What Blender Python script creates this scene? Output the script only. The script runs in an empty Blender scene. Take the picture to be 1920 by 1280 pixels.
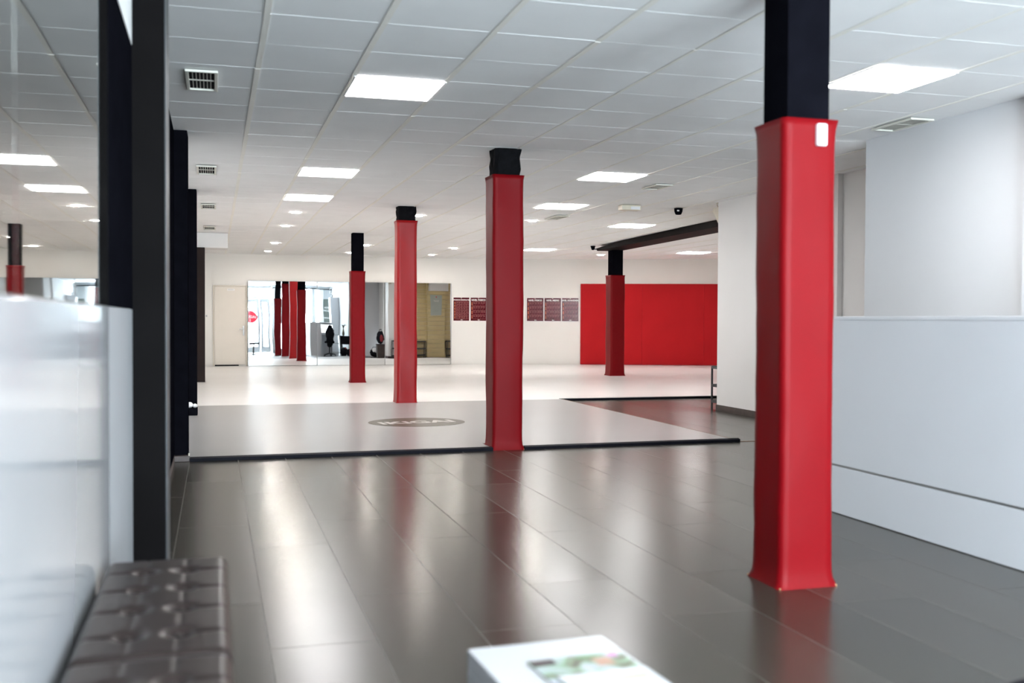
import bpy, bmesh, math, random
from mathutils import Vector, Matrix, noise
random.seed(7)
SC = bpy.context.scene
COL = SC.collection

# ------------------------------------------------------------------ camera
HC = 1.193                       # eye height; floor is z = 0, +y runs down the hall
F, YAW, PITCH, ROLL = 1938.1, 0.2804, 0.0215, -0.0042
fw = Vector((math.sin(YAW), math.cos(YAW), 0)); rt = Vector((math.cos(YAW), -math.sin(YAW), 0)); up = Vector((0, 0, 1))
f2 = fw*math.cos(PITCH) - up*math.sin(PITCH); u2 = up*math.cos(PITCH) + fw*math.sin(PITCH)
r3 = rt*math.cos(ROLL) - u2*math.sin(ROLL); u3 = u2*math.cos(ROLL) + rt*math.sin(ROLL)
cd = bpy.data.cameras.new('camera'); cam = bpy.data.objects.new('camera', cd); COL.objects.link(cam)
cam.matrix_world = Matrix(((r3.x, u3.x, -f2.x, 0), (r3.y, u3.y, -f2.y, 0), (r3.z, u3.z, -f2.z, HC), (0, 0, 0, 1)))
cd.sensor_width = 36; cd.lens = F/1920*36; cd.clip_start = 0.05; cd.clip_end = 200
cd.dof.use_dof = True; cd.dof.focus_distance = 15.0; cd.dof.aperture_fstop = 2.3
SC.camera = cam

# ------------------------------------------------------------------ world, exposure
SKY = 42.0
PANEL = 18.0
SPOT = 270.0
w = bpy.data.worlds.new('sky'); SC.world = w; w.use_nodes = True
bg = w.node_tree.nodes['Background']; bg.inputs[0].default_value = (0.80, 0.90, 1.0, 1); bg.inputs[1].default_value = SKY
SC.view_settings.view_transform = 'Standard'; SC.view_settings.look = 'None'
SC.view_settings.gamma = 1; SC.view_settings.use_curve_mapping = False
SC.view_settings.exposure = 1.0
SC.cycles.max_bounces = 14; SC.cycles.diffuse_bounces = 7; SC.cycles.glossy_bounces = 8; SC.cycles.transmission_bounces = 8
SC.cycles.sample_clamp_indirect = 6.0
SC.cycles.use_denoising = True
SC.cycles.caustics_reflective = False; SC.cycles.caustics_refractive = False; SC.cycles.blur_glossy = 0.5

def portal(x0, x1, z0, z1, y):
    ld = bpy.data.lights.new('window_portal', 'AREA'); ld.shape = 'RECTANGLE'; ld.size = x1-x0; ld.size_y = z1-z0
    ld.cycles.is_portal = True
    o = bpy.data.objects.new('window_portal', ld); COL.objects.link(o)
    o.location = ((x0+x1)/2, y, (z0+z1)/2); o.rotation_euler = (math.pi/2, 0, 0)   # -Z looks down the hall
FY = -2.5                        # street front
portal(0.3, 2.6, 0.1, 2.66, FY-0.02)
portal(2.8, 4.86, 0.1, 2.66, FY-0.02)

# ------------------------------------------------------------------ materials
MATS = {}
def mat(name, col, rough=0.5, spec=0.5, metal=0.0, noise_amt=0.0, noise_scale=5.0, bump=0.0, bump_scale=40.0, coat=0.0, emit=None, stretch=None, coat_rough=0.1):
    m = bpy.data.materials.new(name); m.use_nodes = True; nt = m.node_tree; b = nt.nodes['Principled BSDF']
    b.inputs['Base Color'].default_value = (*col, 1); b.inputs['Roughness'].default_value = rough
    b.inputs['Specular IOR Level'].default_value = spec; b.inputs['Metallic'].default_value = metal
    b.inputs['Coat Weight'].default_value = coat; b.inputs['Coat Roughness'].default_value = coat_rough
    tc = nt.nodes.new('ShaderNodeTexCoord'); mp = nt.nodes.new('ShaderNodeMapping'); nt.links.new(tc.outputs['Object'], mp.inputs[0])
    if stretch: mp.inputs['Scale'].default_value = stretch
    n = nt.nodes.new('ShaderNodeTexNoise'); n.inputs['Scale'].default_value = noise_scale; n.inputs['Detail'].default_value = 4
    nt.links.new(mp.outputs[0], n.inputs[0])
    r = nt.nodes.new('ShaderNodeValToRGB'); k = noise_amt
    r.color_ramp.elements[0].position = .3; r.color_ramp.elements[1].position = .7
    r.color_ramp.elements[0].color = (*[c*(1-k) for c in col], 1); r.color_ramp.elements[1].color = (*[min(1, c*(1+k)) for c in col], 1)
    nt.links.new(n.outputs[0], r.inputs[0]); nt.links.new(r.outputs[0], b.inputs['Base Color'])
    if bump:
        n2 = nt.nodes.new('ShaderNodeTexNoise'); n2.inputs['Scale'].default_value = bump_scale; n2.inputs['Detail'].default_value = 3
        nt.links.new(mp.outputs[0], n2.inputs[0])
        bp = nt.nodes.new('ShaderNodeBump'); bp.inputs['Strength'].default_value = bump; bp.inputs['Distance'].default_value = 0.01
        nt.links.new(n2.outputs[0], bp.inputs['Height']); nt.links.new(bp.outputs[0], b.inputs['Normal'])
    if emit:
        b.inputs['Emission Color'].default_value = (*emit[0], 1); b.inputs['Emission Strength'].default_value = emit[1]
    MATS[name] = m; return m
M_wall = mat('wall_paint', (.80, .79, .78), .55, .35, noise_amt=.02, noise_scale=1.2)
M_wallwarm = mat('far_wall_paint', (.80, .785, .755), .6, .3, noise_amt=.02, noise_scale=1.0)
M_tile = mat('ceiling_tile', (.91, .91, .905), .9, .1, noise_amt=.02, noise_scale=2.5)
M_tbar = mat('ceiling_grid_metal', (.90, .88, .82), .5, .3, noise_amt=.02)
M_red = mat('red_vinyl', (.168, .0012, .0036), .5, .12, noise_amt=.04, noise_scale=2.5)
M_redgloss = mat('red_vinyl_glossy', (.27, .003, .005), .40, .25, noise_amt=.04, noise_scale=2.5)
M_redwall = mat('red_wall_fabric', (.42, .010, .014), .75, .15, noise_amt=.05, noise_scale=1.4)
M_black = mat('black_paint', (.004, .004, .006), .7, .0, noise_amt=.2, noise_scale=8)
M_blackpost = mat('black_post_paint', (.0045, .0040, .0042), .6, .02, noise_amt=.2, noise_scale=3)
M_blackfoam = mat('black_foam_wrap', (.004, .004, .005), .9, .1, noise_amt=.3, noise_scale=20, bump=.5, bump_scale=30)
M_brownblack = mat('brown_black_paint', (.0045, .0032, .0032), .6, .05, noise_amt=.15, noise_scale=4)
M_beige = mat('beige_edge_tape', (.50, .30, .16), .6, .3, noise_amt=.1)
M_grey = mat('grey_mat_vinyl', (.29, .287, .285), .285, .4, noise_amt=.03, noise_scale=.8)
M_white_mat = mat('pale_mat_vinyl', (.72, .71, .70), .30, .45, noise_amt=.03, noise_scale=.7)
M_edge = mat('black_rubber_edge', (.006, .006, .010), .6, .08, noise_amt=.2)
M_alu = mat('aluminium_trim', (.42, .43, .43), .35, .5, metal=.7, noise_amt=.05)
M_brass = mat('brown_edge_strip', (.20, .12, .08), .45, .4, noise_amt=.1)
M_emblem = mat('emblem_taupe', (.085, .075, .055), .34, .12, noise_amt=.03)
M_white = mat('white_lacquer', (.50, .50, .51), .25, .5, noise_amt=.01)
M_counter = mat('counter_white_laminate', (.74, .75, .78), .5, .3, noise_amt=.012, noise_scale=1.5)
M_plastic = mat('white_plastic', (.80, .80, .82), .35, .5, noise_amt=.01)
M_cream = mat('cream_plastic', (.70, .65, .54), .4, .5, noise_amt=.02)
M_door = mat('door_paint', (.76, .71, .645), .5, .3, noise_amt=.015, noise_scale=3)
M_doorframe = mat('door_frame_paint', (.66, .61, .53), .5, .3, noise_amt=.02)
M_steel = mat('brushed_steel', (.35, .34, .33), .35, .5, metal=.8, noise_amt=.08, noise_scale=30)
M_glosswhite = mat('white_gloss_glass', (.34, .34, .35), .09, .4, noise_amt=.01)
M_leather = mat('dark_brown_leather', (.017, .0105, .009), .38, .3, noise_amt=.05, noise_scale=6)
M_darkbrown = mat('dark_baseboard', (.055, .040, .036), .45, .4, noise_amt=.25, noise_scale=12)
M_rack = mat('rack_grey_metal', (.050, .055, .060), .5, .4, metal=.3, noise_amt=.1)
M_maroon = mat('poster_maroon', (.085, .004, .012), .16, .5, noise_amt=.25, noise_scale=6)
M_print = mat('poster_print_pink', (.42, .16, .16), .2, .5, noise_amt=.1)
M_orange = mat('poster_print_orange', (.70, .20, .10), .2, .5, noise_amt=.1)
M_matink = mat('mat_lettering_grey', (.50, .48, .46), .34, .2, noise_amt=.02)
M_ink = mat('white_print', (.85, .83, .82), .3, .4, noise_amt=.01)
M_inkred = mat('red_print', (.75, .02, .05), .4, .4, noise_amt=.02)
M_yellow = mat('yellow_slat_wood', (.62, .50, .27), .55, .3, noise_amt=.08, noise_scale=3, stretch=(.3, 1, 6))
M_plaque = mat('grey_green_plaque', (.42, .46, .42), .35, .4, noise_amt=.04)
M_dark = mat('black_cloth', (.010, .010, .014), .9, .1, noise_amt=.3, noise_scale=10, bump=.3, bump_scale=20)
M_darkgreen = mat('dark_window_board', (.055, .07, .062), .4, .4, noise_amt=.1)
M_slot = mat('vent_darkness', (.006, .005, .006), .9, .1, noise_amt=.2)  # flat black used as painted shade in the vents and below the door
M_vent = mat('vent_cream_metal', (.70, .69, .62), .45, .4, noise_amt=.02)
M_flower = mat('white_petals', (.85, .85, .86), .8, .2, noise_amt=.05)
M_screen = mat('monitor_screen', (.05, .05, .06), .2, .5, emit=((.85, .93, 1.0), 2.2))
M_curtain = mat('white_curtain_cloth', (.78, .78, .78), .9, .1, noise_amt=.03)
M_frame = mat('window_frame_white', (.33, .345, .36), .35, .4, noise_amt=.02)
M_clay = mat('ceramic_olive', (.16, .14, .08), .4, .5, noise_amt=.15)
M_leaf = mat('plant_stem_green', (.05, .07, .03), .6, .3, noise_amt=.2)

def mirror_mat(name, tint, rough, bumpy=0.0):
    m = bpy.data.materials.new(name); m.use_nodes = True; nt = m.node_tree; b = nt.nodes['Principled BSDF']
    b.inputs['Base Color'].default_value = (*tint, 1); b.inputs['Metallic'].default_value = 1; b.inputs['Roughness'].default_value = rough
    n = nt.nodes.new('ShaderNodeTexNoise'); n.inputs['Scale'].default_value = .9; n.inputs['Detail'].default_value = 1
    tc = nt.nodes.new('ShaderNodeTexCoord'); nt.links.new(tc.outputs['Object'], n.inputs[0])
    bp = nt.nodes.new('ShaderNodeBump'); bp.inputs['Strength'].default_value = 1; bp.inputs['Distance'].default_value = bumpy
    nt.links.new(n.outputs[0], bp.inputs['Height']); nt.links.new(bp.outputs[0], b.inputs['Normal'])
    return m
M_mirror = mirror_mat('mirror_silver', (.78, .80, .80), .008, .0015)
M_mirror2 = mirror_mat('smoked_mirror', (.50, .50, .475), .02, .0015)

def glass_mat():
    m = bpy.data.materials.new('window_glass'); m.use_nodes = True; nt = m.node_tree; nt.nodes.clear()
    o = nt.nodes.new('ShaderNodeOutputMaterial'); mx = nt.nodes.new('ShaderNodeMixShader'); t = nt.nodes.new('ShaderNodeBsdfTransparent')
    g = nt.nodes.new('ShaderNodeBsdfGlossy'); g.inputs['Roughness'].default_value = .02; t.inputs[0].default_value = (.96, .98, .97, 1)
    n = nt.nodes.new('ShaderNodeTexNoise'); n.inputs['Scale'].default_value = 2
    mr = nt.nodes.new('ShaderNodeMapRange'); mr.inputs['To Min'].default_value = .05; mr.inputs['To Max'].default_value = .08
    nt.links.new(n.outputs[0], mr.inputs[0]); nt.links.new(mr.outputs[0], mx.inputs[0])
    nt.links.new(t.outputs[0], mx.inputs[1]); nt.links.new(g.outputs[0], mx.inputs[2]); nt.links.new(mx.outputs[0], o.inputs[0]); return m
M_glass = glass_mat()

def emis(name, col, s):
    m = bpy.data.materials.new(name); m.use_nodes = True; nt = m.node_tree; b = nt.nodes['Principled BSDF']
    b.inputs['Base Color'].default_value = (.9, .9, .9, 1); b.inputs['Emission Color'].default_value = (*col, 1)
    n = nt.nodes.new('ShaderNodeTexNoise'); n.inputs['Scale'].default_value = 3
    mr = nt.nodes.new('ShaderNodeMapRange'); mr.inputs['To Min'].default_value = s*.97; mr.inputs['To Max'].default_value = s*1.03
    nt.links.new(n.outputs[0], mr.inputs[0]); nt.links.new(mr.outputs[0], b.inputs['Emission Strength']); return m
M_panel = emis('led_panel_light', (1.0, .985, .98), PANEL)
M_spot = emis('downlight_light', (1.0, .93, .85), SPOT)

def wood_floor():
    m = bpy.data.materials.new('dark_laminate'); m.use_nodes = True; nt = m.node_tree; b = nt.nodes['Principled BSDF']
    N = nt.nodes.new; L = nt.links.new
    tc = N('ShaderNodeTexCoord'); mp = N('ShaderNodeMapping'); mp.inputs['Rotation'].default_value = (0, 0, math.pi/2)
    mp.inputs['Location'].default_value = (0.4, 0.2, 0); L(tc.outputs['Object'], mp.inputs[0])
    br = N('ShaderNodeTexBrick'); br.offset = .37; br.inputs['Scale'].default_value = 1; br.inputs['Brick Width'].default_value = 1.7
    br.inputs['Row Height'].default_value = .39; br.inputs['Mortar Size'].default_value = .0016; br.inputs['Mortar Smooth'].default_value = .3
    br.inputs['Color1'].default_value = (.027, .024, .018, 1); br.inputs['Color2'].default_value = (.052, .046, .037, 1); br.inputs['Mortar'].default_value = (.08, .075, .066, 1)
    L(mp.outputs[0], br.inputs[0])
    mp2 = N('ShaderNodeMapping'); mp2.inputs['Scale'].default_value = (7, .6, 1); L(tc.outputs['Object'], mp2.inputs[0])
    n = N('ShaderNodeTexNoise'); n.inputs['Scale'].default_value = 2.2; n.inputs['Detail'].default_value = 2; L(mp2.outputs[0], n.inputs[0])
    mr = N('ShaderNodeMapRange'); mr.inputs['To Min'].default_value = .88; mr.inputs['To Max'].default_value = 1.12; L(n.outputs[0], mr.inputs[0])
    mx = N('ShaderNodeMix'); mx.data_type = 'RGBA'; mx.blend_type = 'MULTIPLY'; mx.inputs[0].default_value = 1
    L(br.outputs[0], mx.inputs[6]); L(mr.outputs[0], mx.inputs[7]); L(mx.outputs[2], b.inputs['Base Color'])
    n3 = N('ShaderNodeTexNoise'); n3.inputs['Scale'].default_value = 1.3; n3.inputs['Detail'].default_value = 3; L(tc.outputs['Object'], n3.inputs[0])
    mr2 = N('ShaderNodeMapRange'); mr2.inputs['To Min'].default_value = .195; mr2.inputs['To Max'].default_value = .215; L(n3.outputs[0], mr2.inputs[0])
    br2 = N('ShaderNodeTexBrick'); br2.offset = .37
    for k_ in ('Scale', 'Brick Width', 'Row Height'): br2.inputs[k_].default_value = br.inputs[k_].default_value
    br2.inputs['Mortar Size'].default_value = .0024; br2.inputs['Color1'].default_value = (0, 0, 0, 1); br2.inputs['Color2'].default_value = (1, 1, 1, 1); br2.inputs['Mortar'].default_value = (7, 7, 7, 1)
    L(mp.outputs[0], br2.inputs[0])
    ma = N('ShaderNodeMath'); ma.operation = 'MULTIPLY_ADD'; ma.inputs[1].default_value = .04; L(br2.outputs['Color'], ma.inputs[0]); L(mr2.outputs[0], ma.inputs[2]); L(ma.outputs[0], b.inputs['Roughness'])
    b.inputs['Specular IOR Level'].default_value = .38
    inv = N('ShaderNodeMath'); inv.operation = 'MULTIPLY'; inv.inputs[1].default_value = -1; L(br.outputs['Fac'], inv.inputs[0])
    bp = N('ShaderNodeBump'); bp.inputs['Strength'].default_value = .22; bp.inputs['Distance'].default_value = .002; L(inv.outputs[0], bp.inputs['Height'])
    return m
M_floor = wood_floor()

# ------------------------------------------------------------------ builders
class MB:
    def __init__(s): s.bm = bmesh.new()
    def box(s, x0, x1, y0, y1, z0, z1):
        v = [s.bm.verts.new(p) for p in ((x0,y0,z0),(x1,y0,z0),(x1,y1,z0),(x0,y1,z0),(x0,y0,z1),(x1,y0,z1),(x1,y1,z1),(x0,y1,z1))]
        for f in ((0,3,2,1),(4,5,6,7),(0,1,5,4),(1,2,6,5),(2,3,7,6),(3,0,4,7)): s.bm.faces.new([v[i] for i in f])
        return s
    def prism(s, pts, z0, z1):
        a = [s.bm.verts.new((x, y, z0)) for x, y in pts]; b = [s.bm.verts.new((x, y, z1)) for x, y in pts]; n = len(pts)
        s.bm.faces.new(a[::-1]); s.bm.faces.new(b)
        for i in range(n): s.bm.faces.new((a[i], a[(i+1)%n], b[(i+1)%n], b[i]))
        return s
    def prism_x(s, pts, x0, x1):      # pts in (y, z)
        a = [s.bm.verts.new((x0, y, z)) for y, z in pts]; b = [s.bm.verts.new((x1, y, z)) for y, z in pts]; n = len(pts)
        s.bm.faces.new(a); s.bm.faces.new(b[::-1])
        for i in range(n): s.bm.faces.new((a[(i+1)%n], a[i], b[i], b[(i+1)%n]))
        return s
    def lathe(s, cx, cy, prof, n=24):
        rings = [[s.bm.verts.new((cx+r*math.cos(2*math.pi*i/n), cy+r*math.sin(2*math.pi*i/n), z)) for i in range(n)] for r, z in prof]
        for a, b in zip(rings, rings[1:]):
            for i in range(n): s.bm.faces.new((a[i], a[(i+1)%n], b[(i+1)%n], b[i]))
        s.bm.faces.new(rings[0][::-1]); s.bm.faces.new(rings[-1]); return s
    def tube(s, pts, r, n=8):
        pts = [Vector(p) for p in pts]; rings = []
        for k, p in enumerate(pts):
            d = (pts[min(k+1, len(pts)-1)] - pts[max(k-1, 0)]).normalized()
            a = d.orthogonal().normalized(); b = d.cross(a)
            rr = r[k] if isinstance(r, (list, tuple)) else r
            rings.append([s.bm.verts.new(p + (a*math.cos(2*math.pi*i/n) + b*math.sin(2*math.pi*i/n))*rr) for i in range(n)])
        for a, b in zip(rings, rings[1:]):
            for i in range(n): s.bm.faces.new((a[i], a[(i+1)%n], b[(i+1)%n], b[i]))
        s.bm.faces.new(rings[0][::-1]); s.bm.faces.new(rings[-1]); return s
    def blob(s, c, rx, ry, rz, seed=0, amp=.15, sub=3, rough=3.0):
        r = bmesh.ops.create_icosphere(s.bm, subdivisions=sub, radius=1)
        for v in r['verts']:
            d = v.co.normalized(); k = 1 + amp*noise.noise(d*rough + Vector((seed*3.1, seed, 0)))*2
            v.co = Vector((c[0]+d.x*rx*k, c[1]+d.y*ry*k, max(c[2]+d.z*rz*k, c[2]-rz*.98)))
        return s
    def build(s, name, m, parent=None, smooth=False, bevel=0.0, seg=2, orient=False):
        bmesh.ops.recalc_face_normals(s.bm, faces=s.bm.faces)
        if parent is not None: bmesh.ops.transform(s.bm, matrix=abs_matrix(parent).inverted(), verts=s.bm.verts)
        me = bpy.data.meshes.new(name); s.bm.to_mesh(me); s.bm.free(); me.materials.append(m)
        o = bpy.data.objects.new(name, me); COL.objects.link(o)
        if parent is not None: o.parent = parent
        if smooth:
            for p in me.polygons: p.use_smooth = True
        if bevel:
            b = o.modifiers.new('bevel', 'BEVEL'); b.width = bevel; b.segments = seg; b.limit_method = 'ANGLE'; b.harden_normals = False
        return o
def abs_matrix(o):
    m = Matrix.LocRotScale(o.location, o.rotation_euler, o.scale)
    return (abs_matrix(o.parent) @ m) if o.parent else m
def tag(o, label=None, cat=None, group=None, kind=None):
    if label: o['label'] = label
    if cat: o['category'] = cat
    if group: o['group'] = group
    if kind: o['kind'] = kind
    return o
def thing(name, label, cat, loc, rz=0, group=None):
    o = bpy.data.objects.new(name, None); COL.objects.link(o); o.location = loc; o.rotation_euler = (0, 0, rz)
    o.empty_display_size = .1
    return tag(o, label, cat, group)
def struct(name, mb, m, parent=None, **k):
    o = mb.build(name, m, parent, **k)
    if parent is None: o['kind'] = 'structure'
    return o
def dup(root, loc, label=None, rz=None):
    r = root.copy(); COL.objects.link(r); r.location = loc
    if rz is not None: r.rotation_euler = (0, 0, rz)
    if label: r['label'] = label
    for ch in list(root.children):
        c = ch.copy(); COL.objects.link(c); c.parent = r
        for g in ch.children:
            d = g.copy(); COL.objects.link(d); d.parent = c
    return r
def text(name, s, size, m, parent, loc, rot, align='CENTER', extrude=.001, bold=0.0, sx=1.0):
    """lettering, given in the parent's local frame; turned into a mesh"""
    cu = bpy.data.curves.new(name, 'FONT'); cu.body = s; cu.size = size; cu.align_x = align; cu.align_y = 'CENTER'; cu.extrude = extrude; cu.offset = bold
    tmp = bpy.data.objects.new(name, cu); COL.objects.link(tmp)
    me = bpy.data.meshes.new_from_object(tmp); bpy.data.objects.remove(tmp)
    me.materials.clear(); me.materials.append(m)
    o = bpy.data.objects.new(name, me); COL.objects.link(o); o.parent = parent; o.location = loc; o.rotation_euler = rot; o.scale = (sx, 1, 1)
    return o

# ------------------------------------------------------------------ setting: floor, ceiling, walls
XL, XR, YF = -0.33, 13.8, 26.0
CZ = 2.748
def far_y(x): return YF - .02*(x-XL) if x < 7.4 else (YF - .02*7.73) - .375*(x-7.4)
struct('floor', MB().prism([(XL, FY), (5.42, FY), (6.5, 7.0), (6.5, 12.3), (XR, 12.3), (XR, 23.6), (7.4, YF), (XL, YF+.05)], -.1, 0), M_floor)
LWALL = MB().box(XL-.15, XL, 5.0, YF+.3, 0, 2.9).box(XL-.15, XL, FY, 5.0, 2.335, 2.9).box(XL-.15, XL-.012, FY, 5.0, 0, 2.335)
struct('wall_left', LWALL, M_wall)
struct('wall_far', MB().prism([(XL-.15, far_y(XL)), (7.4, far_y(7.4)), (XR+.2, far_y(XR+.2)), (XR+.2, far_y(XR+.2)+.2), (7.4, far_y(7.4)+.2), (XL-.15, far_y(XL)+.2)], 0, 2.9), M_wallwarm)
struct('wall_right', MB().box(XR, XR+.15, 12.4, 24.2, 0, 2.9), M_wall)
struct('wall_divider', MB().prism([(6.40, 7.9), (6.40, 9.58), (6.34, 9.58), (6.34, 9.9), (6.40, 9.9), (6.40, 12.4), (6.9, 12.4), (6.9, 7.9)], 0, 2.9), M_wall)
struct('wall_locker_side', MB().box(6.9, XR+.15, 12.2, 12.4, 0, 2.9), M_wall)
struct('wall_reception', MB().prism([(5.40, FY), (5.40, 5.45), (5.33, 5.25), (5.33, 5.86), (5.40, 5.86), (5.40, 7.75), (6.9, 7.75), (6.9, 7.9), (6.95, 7.9), (6.95, FY)], 0, 2.9), mat('reception_wall_paint', (.64, .645, .66), .7, .1, noise_amt=.02, noise_scale=1.2))
struct('wall_front', MB().box(XL-.15, .3, FY-.15, FY, 0, 2.9).box(.3, 5.4, FY-.15, FY, 2.68, 2.9).box(2.62, 2.8, FY-.15, FY, 0, 2.68).box(2.8, 5.4, FY-.15, FY, 0, .1).box(4.88, 5.4, FY-.15, FY, .1, 2.68), M_frame)  # bay beside the reception wall closed solid to cut window light on it
# suspended ceiling: tiles and runners
GX, GY = 0.863, 6.656
tl = MB()
i0, i1 = -2, 22; j0, j1 = -16, 33
light_cells = set()
for i in range(i0, i1):
    for j in range(j0, j1):
        x0, x1 = max(GX+.6*i, XL-.05), GX+.6*(i+1); y0, y1 = GY+.6*j, GY+.6*(j+1)
        dz = [CZ + random.uniform(0, .0008) for _ in range(4)]
        v = [tl.bm.verts.new(p) for p in ((x0, y0, dz[0]), (x0, y1, dz[1]), (x1, y1, dz[2]), (x1, y0, dz[3]))]
        tl.bm.faces.new(v)
        v2 = [tl.bm.verts.new((q.co.x, q.co.y, q.co.z+.015)) for q in v]; tl.bm.faces.new(v2[::-1])
struct('ceiling', tl, M_tile)
g = MB(); gc = MB()
for i in range(i0, i1+1):
    x = GX+.6*i
    if x < XL: continue
    wd = .017 if i % 2 == 0 or i < 3 else .010
    for j in range(j0, j1, 2):            # runner lengths, slightly out of line with each other
        dx = random.uniform(-.003, .003); dz = random.uniform(-.002, .001)
        g.box(x-wd+dx, x+wd+dx, GY+.6*j, GY+.6*(j+2), CZ-.004+dz, CZ+.012)
for j in range(j0, j1+1):
    y = GY+.6*j
    for i in range(i0, i1):
        dz = random.uniform(-.001, .001)
        gc.box(max(GX+.6*i, XL)+.012, GX+.6*(i+1)-.012, y-.005, y+.005, CZ-.0003+dz*.3, CZ+.012)
struct('trim_1', g, M_tbar); struct('trim_4', gc, M_tile)
struct('trim_2', MB().box(XL-.1, XR+.1, FY-.1, YF+.2, 2.88, 2.92), M_wall)      # slab over the suspended ceiling

# baseboards
struct('baseboard_divider', MB().box(6.385, 6.40, 7.9, 9.58, 0, .075).box(6.325, 6.34, 9.565, 9.915, 0, .075).box(6.385, 6.40, 9.915, 12.4, 0, .075), M_darkbrown)
struct('baseboard_locker', MB().box(6.40, 6.95, 12.4, 12.415, 0, .075), M_darkbrown)
struct('baseboard_reception', MB().box(5.385, 5.40, 6.07, 7.75, 0, .075), M_darkbrown)
struct('baseboard_left', MB().box(XL, XL+.012, 5.0, 8.95, 0, .06), M_darkbrown)

# boxed white soffit over the last left pillar
struct('trim_3', MB().box(XL, .24, 19.62, 20.25, 2.47, 2.742), M_wall)

# ------------------------------------------------------------------ left side: lacquered wainscot, smoked mirrors, black boards
def panel_thing(name, label, cat, x0, x1, y0, y1, z0, z1, m, group=None, bevel=.002):
    o = MB().box(x0, x1, y0, y1, z0, z1).build(name, m, None, bevel=bevel); return tag(o, label, cat, group)
panel_thing('wall_panel', 'glossy white lacquered lower wall panel behind the leather bench', 'wall panel', XL-.012, XL, FY, 3.60, 0, 1.228, M_glosswhite)
panel_thing('wall_panel', 'narrow satin grey-white lower wall panel beside the nearest black pillar', 'wall panel', XL-.012, XL-.002, 3.602, 4.92, 0, 1.228, mat('satin_grey_white', (.30, .305, .315), .5, .2, noise_amt=.02))
panel_thing('wall_mirror', 'tall smoked wall mirror above the white panel, at the left picture edge', 'mirror', XL-.012, XL-.001, FY, 1.963, 1.23, 2.333, M_mirror2)
panel_thing('wall_mirror', 'smoked wall mirror above the white panel, beside the black board', 'mirror', XL-.012, XL-.001, 1.966, 3.60, 1.23, 2.333, M_mirror2)
panel_thing('wall_board', 'black upper wall board between smoked mirror and nearest black pillar', 'wall panel', XL-.012, XL-.001, 3.602, 4.92, 1.23, 2.333, M_black)

panel_thing('wall_board', 'tall black wall board in the gap between the first two black pillars', 'wall panel', XL+.0005, XL+.012, 4.98, 9.0, .061, CZ-.01, M_black)
def pillar(label, x1, y0, y1, z1, m, plinth=False):
    t = thing('wall_pillar', label, 'pillar', (XL, (y0+y1)/2, 0), group='black pillars along the left wall')
    MB().box(XL-.01, x1, y0, y1, 0, z1).build('post', m, t, bevel=.006)
    if plinth: MB().box(XL, x1+.015, y0-.06, y0-.002, 0, .05).build('plinth', M_darkbrown, t, bevel=.004)
    return t
p2 = pillar('nearest black wall pillar, blurred, just past the leather bench', -.2, 4.63, 4.97, CZ, M_blackpost)
MB().box(-.2, -.196, 4.64, 4.96, .0, CZ-.01).build('edge_strip', M_rack, p2)  # grey sheet paints the grazing sheen on the pillar's side face
pillar('black wall pillar standing at the front left corner of the grey mat', -.213, 9.02, 9.35, CZ, M_black, True)
pillar('third black wall pillar from the camera, with white items at its foot', -.205, 13.1, 13.4, CZ, M_black)
pillar('farthest dark brown wall pillar, under the white boxed soffit', -.165, 19.55, 19.85, 2.47, mat('dark_brown_post_paint', (.020, .013, .012), .6, .1, noise_amt=.1))

# little box with two white shoes at the third pillar
t = thing('storage_box', 'low black box holding white shoes at the foot of the third black pillar', 'box', (-.26, 12.95, .031))
MB().box(-.325, -.195, 12.86, 13.07, .031, .115).build('body', M_black, t, bevel=.004)
def shoe(x, y, z, s, label):
    mb = MB(); mb.blob((x, y, z+.03*s), .035*s, .075*s, .032*s, seed=2, amp=.05)
    o = mb.build('shoe', M_plastic, None, smooth=True)
    tag(o, label, 'shoe')
shoe(-.285, 12.95, .116, 1.1, 'larger white shoe on the low black box, nearer the left wall')
shoe(-.225, 12.95, .116, .8, 'smaller white shoe on the low black box, nearer the grey mat')

# ------------------------------------------------------------------ mats
COLS = [(2.545, 4.185), (2.575, 9.205), (2.565, 14.28), (2.51, 18.93), (8.03, 20.12)]
def slab(poly_rects, holes, z0, z1):
    """boxes on a grid of rectangle borders, leaving holes out; outer shell only"""
    xs = sorted({v for r in poly_rects+holes for v in (r[0], r[1])}); ys = sorted({v for r in poly_rects+holes for v in (r[2], r[3])})
    inside = lambda x, y, rs: any(a < x < b and c < y < d for a, b, c, d in rs)
    cell = {}
    for i in range(len(xs)-1):
        for j in range(len(ys)-1):
            cx, cy = (xs[i]+xs[i+1])/2, (ys[j]+ys[j+1])/2
            cell[i, j] = inside(cx, cy, poly_rects) and not inside(cx, cy, holes)
    mb = MB(); V = {}
    def v(i, j, k):
        if (i, j, k) not in V: V[i, j, k] = mb.bm.verts.new((xs[i], ys[j], (z0, z1)[k]))
        return V[i, j, k]
    for (i, j), c in cell.items():
        if not c: continue
        mb.bm.faces.new((v(i,j,1), v(i+1,j,1), v(i+1,j+1,1), v(i,j+1,1))); mb.bm.faces.new((v(i,j,0), v(i,j+1,0), v(i+1,j+1,0), v(i+1,j,0)))
        for di, dj, a, b in ((-1,0,(i,j),(i,j+1)), (1,0,(i+1,j),(i+1,j+1)), (0,-1,(i,j),(i+1,j)), (0,1,(i,j+1),(i+1,j+1))):
            if not cell.get((i+di, j+dj)): mb.bm.faces.new((v(*a,0), v(*b,0), v(*b,1), v(*a,1)))
    return mb
H = lambda c, k=.155: (c[0]-k, c[0]+k, c[1]-k, c[1]+k)
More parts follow.
